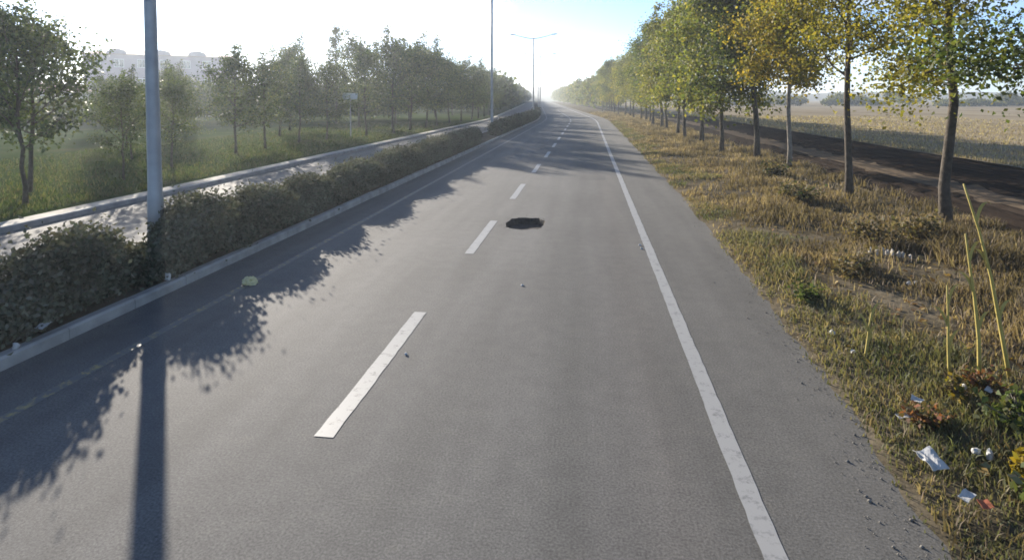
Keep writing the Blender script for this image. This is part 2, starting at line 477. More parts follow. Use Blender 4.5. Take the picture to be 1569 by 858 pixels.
# low hills on the horizon
def ridge(name, Y, xa, xb, hf, depth):
    xs = np.linspace(xa, xb, 90)
    V = []
    for x in xs:
        h = hf(x)
        V += [(x, Y - depth, -1.0), (x, Y - depth * 0.45, h * 0.55), (x, Y, h), (x, Y + depth, -1.0)]
    F = [(4 * i + j, 4 * i + 4 + j, 4 * i + 5 + j, 4 * i + 1 + j) for i in range(89) for j in range(3)]
    return mk(name, fast_mesh(name, np.array(V, float), np.array(F), smooth=True), M_hill)
tag(ridge('hills', 640, -700, 900, lambda x: 8 + 8 * math.exp(-((x - 30) / 120) ** 2) + 3 * fbm(x, 0, 0.006, 1) + 2 * fbm(x, 0, 0.03, 1), 120), kind='structure')

# ------------------------------------------------------------------ foliage helpers
def leaf_quads(P, size, rg, up_bias=0.0):
    """diamond leaves at points P"""
    n = len(P)
    d = rg.normal(size=(n, 3)); d[:, 2] -= up_bias
    d /= np.linalg.norm(d, axis=1)[:, None]
    r = rg.normal(size=(n, 3)); u = np.cross(d, r); u /= np.linalg.norm(u, axis=1)[:, None] + 1e-9
    nn = np.cross(d, u)
    s = size * rg.uniform(0.65, 1.35, n)[:, None]
    fold = rg.uniform(0.05, 0.25, n)[:, None]
    V = np.empty((n, 4, 3))
    V[:, 0] = P
    V[:, 1] = P + d * s * 0.45 + u * s * 0.36 + nn * s * fold
    V[:, 2] = P + d * s
    V[:, 3] = P + d * s * 0.45 - u * s * 0.36 + nn * s * fold
    F = np.arange(n * 4).reshape(n, 4)
    return V.reshape(-1, 3), F

def leaf_cols(n, pal, rg, clump=None):
    pal = np.array(pal); 
    i = rg.integers(0, len(pal), n); j = rg.integers(0, len(pal), n)
    t = rg.uniform(0, 1, n)[:, None]
    c = pal[i] * t + pal[j] * (1 - t)
    c *= rg.uniform(0.7, 1.3, n)[:, None]
    if clump is not None: c *= clump[:, None]
    return np.repeat(c, 4, 0)

GREEN = [(0.065, 0.09, 0.024), (0.095, 0.12, 0.030), (0.13, 0.14, 0.038)]
OLIVE = [(0.14, 0.14, 0.030), (0.22, 0.19, 0.040), (0.10, 0.11, 0.028)]
GOLD = [(0.24, 0.19, 0.030), (0.30, 0.21, 0.030), (0.15, 0.14, 0.030)]
DARK = [(0.032, 0.050, 0.022), (0.05, 0.07, 0.028), (0.07, 0.085, 0.030)]

def tree_data(seed, h, th, r, n_leaf, leaf, pal, trunk_r=0.09, nb=18, clump=0.34, lean=0.25, shoots=9, low=0.0):
    rg = np.random.default_rng(seed)
    mb = MB()
    top = h * 0.93
    ks = np.linspace(0, 1, 10)
    sway = np.cumsum(rg.normal(0, lean * 0.14, (10, 2)), 0); sway -= sway[0]
    tp = np.column_stack([sway, ks * top])
    tr = trunk_r * (1 - ks) ** 0.75 + 0.012
    tr[0] *= 1.25
    mb.tube(tp, tr, 8)
    at = lambda z: np.array([np.interp(z, tp[:, 2], tp[:, 0]), np.interp(z, tp[:, 2], tp[:, 1]), z])
    cl = []; wt = []; small = []
    for k in range(nb):
        t = (k + rg.uniform(0, 0.8)) / nb
        z = th + (top - th) * t * 0.97
        az = k * 2.4 + rg.uniform(-0.4, 0.4)
        prof = (math.sin(math.pi * min(1, 0.16 + 0.80 * t) ** 0.85)) ** 0.65
        L = r * prof * rg.uniform(0.72, 1.15)
        el = rg.uniform(0.25, 0.75) + 0.4 * t - low * (1 - t)
        s = at(z); d = np.array([math.cos(az) * math.cos(el), math.sin(az) * math.cos(el), math.sin(el)])
        pts = [s + d * L * q + np.array([0, 0, 0.12 * L * (q * q) - low * 0.35 * q * q * (1 - t)]) + (rg.normal(0, 0.04, 3) if q else 0) for q in (0, 0.33, 0.66, 1.0)]
        r0 = np.interp(z, tp[:, 2], tr) * 0.55
        mb.tube(pts, np.linspace(r0, 0.008, 4), 5, False)
        pts = np.array(pts)
        for q in (0.45, 0.7, 0.95):
            i = q * 3; a = pts[int(i)] + (pts[min(3, int(i) + 1)] - pts[int(i)]) * (i - int(i))
            cl.append(a); wt.append(0.7 + 0.5 * q)
            for _ in range(2):
                dd = rg.normal(0, 1, 3); dd[2] = dd[2] * 0.7 + 0.15; dd /= np.linalg.norm(dd)
                e = a + (dd * 0.8 + d * 0.4) * L * 0.36 * rg.uniform(0.6, 1.2)
                mb.tube([a, (a + e) / 2 + rg.normal(0, 0.03, 3), e], [0.012, 0.008, 0.004], 3, False)
                cl.append(e); wt.append(1.0)
    for k in range(shoots):                      # upright young shoots above the crown
        a = cl[rg.integers(len(cl) // 2, len(cl))]; L = rg.uniform(0.5, 1.1) * r * 0.45
        e = a + np.array([rg.normal(0, 0.12), rg.normal(0, 0.12), L])
        mb.tube([a, (a + e) / 2, e], [0.012, 0.008, 0.003], 3, False)
        for q in (0.35, 0.7, 1.0): cl.append(a + (e - a) * q); wt.append(0.35); small.append(len(cl) - 1)
    for q in (0.88, 0.95, 1.0): cl.append(at(top * q) + np.array([0, 0, 0.15])); wt.append(1.0)
    cl = np.array(cl); wt = np.array(wt) * rg.uniform(0.35, 1.6, len(cl))
    idx = rg.choice(len(cl), n_leaf, p=wt / wt.sum())
    cs = rg.uniform(0.65, 1.35, len(cl)); cs[small] = 0.4
    P = cl[idx] + rg.normal(0, 1, (n_leaf, 3)) * clump * np.array([1, 1, 0.75]) * cs[idx][:, None]
    P = P[P[:, 2] > th * 0.6]
    idx = None
    n = len(P)
    Vl, Fl = leaf_quads(P, leaf, rg, 0.35)
    tone = np.array([0.8 + 0.5 * mnoise.noise(Vector((p[0] * 0.9, p[1] * 0.9, p[2] * 0.9 + seed))) for p in P]) + 0.1
    C = leaf_cols(n, pal, rg, tone)
    return mb.mesh('trunk', True), fast_mesh('crown', Vl, Fl, C)

def plant_tree(name, data, loc, label, group, scale=1.0, rz=0.0, tint=(1, 1, 1), bark=None, cat='tree', sz=1.0, leafm=None):
    t = empty(name, loc, rz); t.scale = (scale, scale, scale * sz)
    t.rotation_euler = (R(random.uniform(-3, 3)), R(random.uniform(-3, 3)), rz)
    tag(t, label, cat, group)
    a = mk('trunk', data[0], None, t)
    if not data[0].materials: data[0].materials.append(bark or M_bark)
    b = mk('crown', data[1], None, t)
    if not data[1].materials: data[1].materials.append(leafm or M_leaf)
    b.color = (*tint, 1)
    return t

ORD = ['nearest', 'second', 'third', 'fourth', 'fifth', 'sixth', 'seventh', 'eighth', 'ninth', 'tenth', 'eleventh', 'twelfth', 'thirteenth', 'fourteenth', 'fifteenth',
       'sixteenth', 'seventeenth', 'eighteenth', 'nineteenth', 'twentieth', 'twenty-first', 'twenty-second', 'twenty-third', 'twenty-fourth', 'twenty-fifth', 'twenty-sixth']

# ---- row of trees beside the field
T_a = tree_data(11, 8.8, 2.9, 2.5, 36000, 0.082, DARK + GREEN, 0.12, 22, 0.36, low=0.55)
T_b = tree_data(12, 8.6, 3.0, 2.3, 24000, 0.08, OLIVE + [(0.24, 0.2, 0.035)], 0.097, 20, 0.34, low=0.7, lean=0.45)
T_c = tree_data(13, 8.2, 3.1, 2.0, 14000, 0.088, OLIVE + GOLD[:1], 0.085, 18, 0.32, low=0.1)
T_d = tree_data(14, 8.4, 3.1, 1.9, 22000, 0.115, GOLD + OLIVE[:1], 0.075, 22, 0.34, low=0.35)
T_e = tree_data(15, 9.2, 2.9, 2.2, 15000, 0.15, DARK + DARK + GREEN, 0.12, 24, 0.38, low=0.3)
T_f = tree_data(16, 8.8, 2.5, 2.3, 14000, 0.16, OLIVE + GREEN, 0.1, 22, 0.38, low=0.6)
ROWG = 'trees in the row between road and field'
spec = [(T_a, 7.6, 9.1, 'dark crown cut by the picture edge', 1.0, 0.3, (1, 1, 1)),
        (T_b, 7.5, 13.3, 'with a thick dark forked trunk', 1.0, 1.0, (1, 1, 1)),
        (T_c, 6.95, 16.6, 'with a slim dark trunk and thin airy crown', 1.0, 2.0, (1, 1, 1)),
        (T_d, 7.6, 23.3, 'with a golden yellow crown on a thin pale trunk', 1.0, 0.4, (1, 1, 1)),
        (T_e, 7.5, 27.2, 'with a dense dark crown', 1.0, 0.7, (1, 1, 1)),
        (T_f, 6.5, 29.6, 'with light olive leaves hanging low', 0.97, 4.0, (1.1, 1.08, 1)),
        (T_e, 6.7, 35.8, 'with a tall mixed green crown', 1.0, 2.6, (1.9, 1.7, 1.1)),
        (T_f, 6.4, 39.8, 'with an olive green crown', 1.0, 1.2, (1, 1, 1)),
        (T_f, 6.7, 45.0, 'with a yellowish olive crown', 1.0, 5.1, (1.25, 1.15, 1)),
        (T_b, 6.6, 50.2, 'with a loose olive crown', 1.02, 3.0, (1, 1, 1)),
        (T_e, 6.8, 55.0, 'with a dark pointed top', 1.05, 1.5, (1.2, 1.2, 1))]
for k in range(11, 24):
    y = 55.0 + (k - 10) * 5.0 + random.uniform(-0.5, 0.5)
    spec.append(([T_f, T_a, T_b, T_e][k % 4], 6.7 + random.uniform(-0.3, 0.3), y, 'seen small in the receding row', random.uniform(0.85, 1.02), random.uniform(0, 6), random.choice([(1.2, 1.15, 1), (1.5, 1.35, 1), (1, 1, 1)])))
for i, (d, la, y, desc, sc, rz, tint) in enumerate(spec):
    bark = M_bark2 if i == 3 else M_bark
    plant_tree('roadside_tree', d, (la + off(y), y, 0.05), '%s tree in the field-side row, %s' % (ORD[i], desc), ROWG, sc, rz, tuple(1.3 * c for c in tint), bark)

# ---- trees on the lawn across the other carriageway
L_a = tree_data(31, 5.0, 1.6, 1.75, 7000, 0.11, GREEN, 0.06, 16, 0.26, low=0.2)
L_b = tree_data(32, 5.4, 1.5, 1.9, 4600, 0.11, DARK + GREEN, 0.055, 15, 0.25, low=-0.2)
L_c = tree_data(33, 6.6, 1.8, 2.2, 6200, 0.15, DARK + GREEN + GREEN, 0.08, 18, 0.36, low=0.1)
L_d = tree_data(34, 6.4, 1.7, 2.3, 6200, 0.15, GREEN + DARK + OLIVE[:1], 0.08, 18, 0.36, low=0.3)
L_e = tree_data(35, 10.5, 2.2, 1.1, 3000, 0.16, DARK + GREEN, 0.11, 20, 0.26)
front = [(L_b, -13.9, 12.9, 'on a thin leaning trunk', 0.84), (L_a, -15.6, 14.6, 'with an open wispy top', 0.9), (L_b, -14.9, 17.2, 'seen just left of the nearest lamp post', 0.55),
         (L_a, -15.8, 20.6, 'seen just right of the nearest lamp post', 0.62), (L_c, -16.6, 26.0, 'on a straight dark trunk', 0.68), (L_d, -16.6, 28.6, 'with a rounded hazy crown', 0.66),
         (L_c, -17.0, 33.0, 'beside the bare strip of lawn', 0.68), (L_d, -16.4, 35.4, 'just before the white sign', 0.7), (L_c, -15.4, 39.6, 'just past the white sign', 0.85),
         (L_d, -14.4, 42.5, 'with a dense dark crown', 1.02), (L_c, -14.2, 46.0, 'with a tall uneven top', 1.0), (L_d, -13.9, 49.5, 'with a broad dark crown', 1.0),
         (L_c, -14.1, 54.0, 'part of the dark clump', 0.98), (L_d, -14.0, 59.0, 'seen behind the second lamp post', 0.95), (L_c, -13.9, 64.0, 'close to the second lamp post', 0.95),
         (L_d, -13.8, 69.5, 'beyond the second lamp post', 0.95), (L_c, -13.9, 75.5, 'small in the distance', 0.95), (L_d, -13.9, 82.0, 'smaller still in the distance', 0.95),
         (L_c, -13.9, 89.0, 'near the far bend', 0.95), (L_d, -13.9, 96.0, 'at the far bend', 0.95)]
for i, (d, la, y, desc, sc) in enumerate(front):
    plant_tree('lawn_tree', d, (la + off(y), y, 0.14), '%s tree along the footway across the hedge, %s' % (ORD[i], desc), 'trees along the far footway', sc, i * 1.7, (1.25, 1.3, 1.45), leafm=M_leaf2)  # pale bluish tint, here and on the back row, paints in hazy glare
back = [(L_b, -18.5, 16.0, 0.9), (L_b, -23.5, 19.5, 1.02), (L_a, -19.5, 23.0, 0.6), (L_d, -24.5, 28.5, 0.55), (L_d, -25.5, 33.5, 0.62), (L_c, -21.0, 38.0, 0.8),
        (L_d, -24.0, 45.0, 1.0), (L_c, -20.5, 51.0, 1.12), (L_d, -19.5, 58.0, 1.1), (L_c, -20.5, 66.0, 1.1), (L_d, -19.5, 75.0, 1.1), (L_c, -19.0, 85.0, 1.05), (L_d, -36.0, 47.0, 0.75), (L_c, -36.0, 40.0, 0.6)]
for i, (d, la, y, sc) in enumerate(back):
    plant_tree('lawn_tree', d, (la + off(y), y, 0.14), '%s tree from the left edge standing back on the lawn behind the footway row' % ORD[i] if i else 'leftmost tree standing back on the lawn behind the footway row',
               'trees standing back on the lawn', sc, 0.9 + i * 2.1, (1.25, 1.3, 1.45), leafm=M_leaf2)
plant_tree('poplar_tree', L_e, (-25.8, 58.0, 0.14), 'tall slender poplar rising above the trees left of the white sign', None, 1.0, 0.0)

# ---- far woods that read as one mass
def far_wood(name, pts, label, seed, pal, n=420, leaf=0.8):
    rg = np.random.default_rng(seed)
    P = []
    for (x, y, h, r) in pts:
        d = rg.normal(0, 1, (n, 3)); d /= np.linalg.norm(d, axis=1)[:, None]
        q = d * rg.uniform(0.5, 1.05, (n, 1)) * np.array([r, r, h * 0.42]) + np.array([x, y, h * 0.56])
        P.append(q)
    P = np.concatenate(P)
    Vl, Fl = leaf_quads(P, leaf, rg)
    o = mk(name, fast_mesh(name, Vl, Fl, leaf_cols(len(P), pal, rg)), M_leaf)
    tag(o, label, 'wood', kind='stuff')
    return o
pts = []
for k in range(60):
    y = 124 + k * 5.5
    for la in ((6.7,) if k % 2 else (6.7, 10.5)):
        pts.append((la + off(y) + random.uniform(-0.8, 0.8), y + random.uniform(-1, 1), random.uniform(6.5, 8.5), random.uniform(2.0, 2.9)))
far_wood('far_wood', pts, 'far green tree mass where the right-hand row meets the horizon', 3, OLIVE + GREEN)
pts = []
for k in range(55):
    y = 100 + k * 6
    for la in (-14, -20):
        pts.append((la + off(y) + random.uniform(-1.2, 1.2), y + random.uniform(-1, 1), random.uniform(5.5, 7.5), random.uniform(2.2, 3)))
far_wood('far_wood', pts, 'far dark tree mass ending the left-hand row at the bend', 4, DARK + GREEN)
pts = []
for k in range(110):
    x = 40 + k * 3.4
    pts.append((x, 230 + random.uniform(-15, 15) - 0.1 * x, random.uniform(1.5, 5.0) * (1.2 if k % 7 == 0 else 0.8), random.uniform(2.5, 4.5)))
far_wood('field_hedgerow', pts, 'low dark scrub line along the far edge of the stubble field', 5, DARK + OLIVE)['category'] = 'hedgerow'
pts = []
for k in range(70):
    pts.append((-140 + k * 1.7 + random.uniform(-2, 2), 96 + random.uniform(-10, 10) + 0.15 * k, random.uniform(3.0, 6.0), random.uniform(2.2, 3.6)))
far_wood('far_shrubs', pts, 'hazy band of shrubs below the pale building', 6, GREEN + DARK)['category'] = 'shrubs'

pts = []
for k in range(95):
    q = k / 94.0
    x = -68 + q * 46 + random.uniform(-1.5, 1.5); y = 44 + q * 26 + random.uniform(-4, 4)
    low = 0.62 if 0.16 < q < 0.5 else 1.0
    pts.append((x, y, random.uniform(3.4, 5.6) * low, random.uniform(1.8, 2.8)))
far_wood('thicket', pts, 'dull hazy thicket along the back of the lawn', 7, DARK + GREEN, 900, 0.3)['category'] = 'thicket'

# ------------------------------------------------------------------ median hedges
HPY = [0, 4, 5.0, 5.7, 6.3, 6.9, 7.4, 7.9, 8.3, 8.8, 9.3, 9.7, 10.2, 11.2, 12.0, 12.8, 13.6, 14.3, 15, 16.5, 17.4, 18.5, 20, 21, 23, 25, 34, 60, 96]
HPZ = [.8, .7, .5, .7, 1.08, 1.1, .72, .5, .74, 1.12, 1.1, .5, .92, 1.1, .6, .98, .95, .62, .95, 1.02, .7, 1.0, 1.05, .78, 1.0, 1.02, 1.05, 1.15, 1.15]
def hedge(ya, yb, seed, per_m, leaf, label, step):
    rg = np.random.default_rng(seed)
    P = []; stem = MB(); y = ya
    while y < yb:
        hh = float(np.interp(y, HPY, HPZ)) - 0.15 + rg.normal(0, 0.045); hw = rg.uniform(0.40, 0.52); hl = rg.uniform(0.28, 0.42)
        cx = -6.54 + rg.normal(0, 0.05) + off(y)
        n = int(per_m * step)
        d = rg.normal(0, 1, (n, 3)); d /= np.linalg.norm(d, axis=1)[:, None]
        d = np.sign(d) * np.abs(d) ** 0.72
        rr = rg.uniform(0.55, 1.06, (n, 1)) ** 0.6
        q = d * rr * np.array([hw, hl, hh * 0.5]) + np.array([cx, y, 0.12 + hh * 0.52])
        q += rg.normal(0, 0.035, q.shape)
        P.append(q)
        for _ in range(3):                       # denser heart of the bush
            P.append(np.array([cx, y, 0.12 + hh * 0.5]) + rg.normal(0, 1, (int(per_m * step * 0.1), 3)) * np.array([hw * 0.5, hl * 0.45, hh * 0.22]))
        for _ in range(4):
            b = np.array([cx + rg.uniform(-0.2, 0.2), y + rg.uniform(-0.3, 0.3), 0.08])
            e = b + np.array([rg.uniform(-0.25, 0.25), rg.uniform(-0.25, 0.25), hh * 0.8])
            stem.tube([b, (b + e) / 2 + rg.normal(0, 0.03, 3), e], [0.018, 0.012, 0.005], 4, False)
        m = 16                                   # stray shoots
        s = np.column_stack([cx + rg.normal(0, hw * 0.6, m), y + rg.normal(0, hl * 0.6, m), 0.12 + hh + np.abs(rg.normal(0, 0.07, m))])
        P.append(s)
        y += step
    P = np.concatenate(P); P = P[P[:, 2] > 0.12]
    Vl, Fl = leaf_quads(P, leaf, rg)
    t = empty('hedge', (0, 0, 0)); tag(t, label, 'hedge', 'hedges on the median')
    tone = np.array([0.9 + 0.5 * mnoise.noise(Vector((p[0], p[1] * 1.2, p[2] * 1.5))) for p in P])
    mk('foliage', fast_mesh('foliage', Vl, Fl, leaf_cols(len(P), [(0.11, 0.12, 0.085), (0.13, 0.14, 0.10), (0.16, 0.16, 0.115), (0.15, 0.135, 0.105)], rg, tone)), M_hedge, t)  # leaf colours lightened to paint in the milky sun glare
    mk('stems', stem.mesh('stems'), M_bark, t)['kind'] = 'stuff'
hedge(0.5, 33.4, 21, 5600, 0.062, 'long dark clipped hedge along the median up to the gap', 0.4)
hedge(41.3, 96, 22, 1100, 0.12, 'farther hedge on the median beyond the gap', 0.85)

# ------------------------------------------------------------------ street lamps
def lamp_post(x, y, label, rz=0.0):
    t = empty('street_lamp', (x, y, 0.1), rz); tag(t, label, 'street lamp', 'street lamps on the median')
    hs = [0.0, 1.1, 1.15, 2.2, 3.4, 4.4, 7.0, 10.2]
    rs = [0.125, 0.116, 0.106, 0.100, 0.092, 0.088, 0.086, 0.082]
    mb = MB().tube([(0, 0, h) for h in hs], rs, 12); mk('pole', mb.mesh('pole', True), M_steel, t)
    mb = MB().box((0, 0, 0.02), (0.42, 0.42, 0.04))
    for sx in (-1, 1):
        for sy in (-1, 1): mb.tube([(sx * 0.16, sy * 0.16, 0.03), (sx * 0.16, sy * 0.16, 0.09)], 0.018, 6)
    mk('base_plate', mb.mesh('base_plate'), M_steel, t)
    mk('hatch', MB().box((0.108, 0, 0.75), (0.02, 0.09, 0.3)).mesh('hatch'), M_dark, t)
    mk('collar', MB().tube([(0, 0, 10.1), (0, 0, 10.35)], 0.06, 10).mesh('collar'), M_steel, t)
    for s in (-1, 1):
        pts = [(s * q * 2.35, 0, 10.25 + 0.5 * q ** 1.5) for q in np.linspace(0, 1, 7)]
        mk('arm', MB().tube(pts, np.linspace(0.055, 0.045, 7), 8).mesh('arm', True), M_steel, t)
        e = np.array(pts[-1])
        prof = [(-0.05, 0.05), (0.1, 0.10), (0.35, 0.14), (0.55, 0.12), (0.66, 0.05)]
        mb = MB(); v = []
        for q, w in prof:
            zz = e[2] + 0.12 * q
            for a in range(8):
                ca, sa = math.cos(a * math.pi / 4), math.sin(a * math.pi / 4)
                v.append((e[0] + s * q, w * ca, zz + (0.075 if sa > 0 else 0.035) * sa))
        f = [(i * 8 + j, i * 8 + (j + 1) % 8, i * 8 + 8 + (j + 1) % 8, i * 8 + 8 + j) for i in range(4) for j in range(8)] + [tuple(range(8)), tuple(range(32, 40))]
        hd = mk('lamp_head', mb.add(v, f).mesh('lamp_head', True), M_dark, t)
        mk('lens', MB().box((e[0] + s * 0.33, 0, e[2] - 0.01), (0.36, 0.18, 0.03)).mesh('lens'), M_lens, hd)
    return t
lamp_post(-6.9, 8.6, 'nearest lamp post, thick grey pole cut by the top of the picture', R(4))
lamp_post(-6.85, 42.0, 'second lamp post, tall thin pole standing near the hedge gap', R(2))
lamp_post(-6.9, 75.6, 'lamp post in the distance with both curved arms clear against the sky', 0)
lamp_post(-8.7, 109.0, 'faint farther lamp post with two arms just right of the clear one', R(-3))
lamp_post(-11.9, 143.0, 'farthest and smallest lamp post against the pale sky', R(-3))

# ------------------------------------------------------------------ buildings and sign
M_wall = noise_mat('pink_render', (0.36, 0.30, 0.35), (0.44, 0.37, 0.42), 0.6, 0.9, 0.1, 10)
M_wall2 = noise_mat('cream_render', (0.60, 0.57, 0.50), (0.70, 0.67, 0.60), 0.6, 0.9, 0.1, 10)
M_roof = noise_mat('roof_tiles', (0.28, 0.13, 0.10), (0.40, 0.20, 0.15), 3, 0.85, 0.4, 20)
M_glass = noise_mat('window_glass', (0.05, 0.06, 0.07), (0.08, 0.09, 0.1), 2, 0.12, 0.0, spec=0.6)
M_frame = noise_mat('window_frame', (0.7, 0.7, 0.7), (0.8, 0.8, 0.8), 2, 0.5, 0.0)

def building(name, loc, rz, W, D, Hh, ncol, nfl, wall, label, humps=True, roof_h=1.3):
    t = empty(name, loc, rz); tag(t, label, 'building')
    mk('wall', MB().box((0, 0, Hh / 2), (W, D, Hh)).mesh('wall'), wall, t)
    rf = mk('roof', MB().add([(-W / 2 - 0.5, -D / 2 - 0.5, Hh), (W / 2 + 0.5, -D / 2 - 0.5, Hh), (W / 2 + 0.5, D / 2 + 0.5, Hh), (-W / 2 - 0.5, D / 2 + 0.5, Hh),
                              (-W / 2 + D * 0.4, 0, Hh + roof_h), (W / 2 - D * 0.4, 0, Hh + roof_h)],
                             [(3, 2, 1, 0), (0, 1, 5, 4), (2, 3, 4, 5), (1, 2, 5), (3, 0, 4)]).mesh('roof'), M_roof, t)
    if humps:
        for hx in (-W * 0.3, -W * 0.02, W * 0.22):
            a = np.linspace(0, math.pi, 9)
            v = [(hx + 1.6 * math.cos(q), -D / 2 - 0.1, Hh + 0.02 + 1.05 * math.sin(q)) for q in a] + [(hx + 1.6 * math.cos(q), D / 2 * 0.3, Hh + 0.02 + 1.05 * math.sin(q)) for q in a]
            mk('gable', MB().add(v, [(i, i + 1, 10 + i, 9 + i) for i in range(8)] + [tuple(range(9)), tuple(range(17, 8, -1))]).mesh('gable'), wall, rf)
    mw = MB().box((0, 0, 0), (1.5, 0.08, 1.5)).mesh('window')
    mg = MB().box((-0.36, -0.05, 0), (0.62, 0.05, 1.3)).box((0.36, -0.05, 0), (0.62, 0.05, 1.3)).mesh('pane')
    fh = Hh / nfl
    for f in range(nfl):
        for c in range(ncol):
            x = -W / 2 + W * (c + 0.5) / ncol
            w = mk('window', mw, M_frame, t); w.location = (x, -D / 2 - 0.04, fh * (f + 0.55))
            mk('pane', mg, M_glass, w)
        if f:
            mk('balcony', MB().box((W / 2 - W / ncol, -D / 2 - 0.6, fh * f + 0.45), (W / ncol * 1.6, 1.2, 0.95)).mesh('balcony'), wall, t)
    return t
building('apartment_building', (-83.0, 107, 0.1), R(37), 25, 12, 10.6, 7, 3, M_wall, 'pale pink block with scalloped roofline above the trees behind the nearest lamp post')
building('house', (-62, 60, 0.1), R(45), 9, 8, 3.4, 3, 1, M_wall2, 'low cream house half hidden behind the leftmost trees', False, 1.0)
building('shed', (-56, 79, 0.1), R(35), 11, 5, 2.6, 4, 1, M_wall2, 'long low white shed behind the lawn trees below the pink block', False, 0.5)

t = empty('sign', (-15.9, 38.0, 0.12), R(8)); tag(t, 'small blank white board on a post among the lawn trees', 'sign')
mk('post', MB().tube([(0, 0.05, 0), (0, 0.05, 3.0)], 0.04, 8).mesh('post'), M_steel, t)
mk('board', MB().box((0, 0, 2.77), (1.0, 0.03, 0.42)).mesh('board'), noise_mat('white_board', (0.74, 0.75, 0.75), (0.82, 0.83, 0.83), 2, 0.5, 0), t)
mk('bracket', MB().box((0, 0.03, 2.77), (0.14, 0.03, 0.3)).mesh('bracket'), M_dark, t)

# ------------------------------------------------------------------ grass
def blades(name, X, Y, Z, hgt, wid, pal, seed, label, bend=0.5, patch=None):
    rg = np.random.default_rng(seed); n = len(X)
    az = rg.uniform(0, 2 * math.pi, n); ba = rg.uniform(0, 2 * math.pi, n)
    b = rg.uniform(0.1, 1.0, n) * bend * hgt
    B = np.column_stack([X, Y, Z])
    w = np.column_stack([np.cos(az), np.sin(az), np.zeros(n)]) * (wid * rg.uniform(0.6, 1.4, n))[:, None]
    k = np.column_stack([np.cos(ba) * b, np.sin(ba) * b, np.zeros(n)])
    up = np.column_stack([np.zeros(n), np.zeros(n), hgt])
    V = np.empty((n, 5, 3))
    V[:, 0] = B - w; V[:, 1] = B + w
    V[:, 2] = B + w * 0.7 + up * 0.6 + k * 0.35; V[:, 3] = B - w * 0.7 + up * 0.6 + k * 0.35
    V[:, 4] = B + up * 0.95 + k
    i = np.arange(n)[:, None] * 5
    F = np.concatenate([i + np.array([[0, 1, 2]]), i + np.array([[0, 2, 3]]), i + np.array([[3, 2, 4]])])
    pal = np.array(pal)
    t = rg.uniform(0, 1, n)[:, None]
    c = pal[rg.integers(0, len(pal), n)] * t + pal[rg.integers(0, len(pal), n)] * (1 - t)
    c *= rg.uniform(0.7, 1.3, n)[:, None]
    if patch is not None:                        # stands of another, duller plant
        t = np.clip(np.array([0.5 + 1.3 * fbm(a, b, 0.55, 77) + 0.5 * fbm(a, b, 2.2, 13) for a, b in zip(X, Y)]), 0, 1)[:, None]
        c = c * (1 - t) + np.array(patch) * t * rg.uniform(0.6, 1.4, n)[:, None]
    o = mk(name, fast_mesh(name, V.reshape(-1, 3), F, np.repeat(c, 5, 0)), M_grass)
    tag(o, label, 'grass', kind='stuff')
    return o

def scatter(n, la0, la1, y0, y1, seed, mask):
    """positions with density falling with distance, thinned by mask(lat, y) in 0..1"""
    rg = np.random.default_rng(seed)
    y = y0 * (y1 / y0) ** rg.uniform(0, 1, n)
    la = rg.uniform(la0, la1, n)
    keep = rg.uniform(0, 1, n) < np.array([mask(a, b) for a, b in zip(la, y)])
    la, y = la[keep], y[keep]
    z = np.array([verge_z(a, b) for a, b in zip(la, y)])
    return la, y, z, rg

def green_mask(la, y):
    t = la - edge(y)
    if t < 0.0 or t > 3.2: return 0.0
    g = fbm(la, y, 0.45, 11) + 0.35 - 0.5 * max(0, t - 0.5 - 0.1 * max(0, 10 - y))
    return max(0.0, min(1.0, g * 2.2)) * (0.35 if t < 0.12 else 1)
def dry_mask(la, y):
    t = la - edge(y)
    if t < 0.1: return 0.0
    g = 1.4 * fbm(la, y, 0.45, 21) + 0.18 + 0.2 * min(2.5, t)
    if 4.4 < la < 5.8 and 9.0 < y < 10.95: g = min(g, 0.1)
    return max(0.07, min(1.0, g))
la, y, z, rg = scatter(110000, 2.1, 6.0, 3.0, 70, 5, green_mask)
h = (0.05 + 0.09 * rg.uniform(0, 1, len(la)) ** 1.5) * (1 + 0.7 * np.array([fbm(a, b, 1.1, 2) for a, b in zip(la, y)])) * np.clip((la - 2.0), 0.35, 1)
blades('verge_grass', la + np.array([off(q) for q in y]), y, z, np.clip(h, 0.03, 0.3), 0.004 + 0.0004 * y, [(0.13, 0.135, 0.06), (0.18, 0.165, 0.085), (0.24, 0.20, 0.115), (0.30, 0.235, 0.15)], 6, 'short green grass along the edge of the road', 0.9, (0.10, 0.11, 0.06))
la, y, z, rg = scatter(150000, 2.2, 8.6, 3.0, 110, 8, dry_mask)
h = 0.07 + 0.34 * np.clip(np.array([fbm(a, b, 0.8, 31) for a, b in zip(la, y)]) + 0.35, 0.05, 1) * np.clip((la - 2.3) / 2.6, 0.15, 1) * rg.uniform(0.4, 1.2, len(la))
blades('dry_grass', la + np.array([off(q) for q in y]), y, z, h, 0.004 + 0.00045 * y, [(0.31, 0.235, 0.16), (0.38, 0.30, 0.215), (0.23, 0.165, 0.115), (0.16, 0.115, 0.08), (0.20, 0.165, 0.10)], 9, 'dry tan grass and weeds over the verge below the trees', 0.7, (0.13, 0.10, 0.065))
# lawn tufts by the footway
rg = np.random.default_rng(41); n = 26000
yy = 6 * (60 / 6) ** rg.uniform(0, 1, n); la = -12.8 - rg.uniform(0, 1, n) ** 1.5 * 12
blades('lawn_grass', la, yy, np.full(n, 0.13), rg.uniform(0.05, 0.15, n), 0.006 + 0.0006 * yy, [(0.045, 0.07, 0.02), (0.07, 0.09, 0.028), (0.10, 0.095, 0.045)], 42, 'green lawn grass beyond the footway', 0.8)

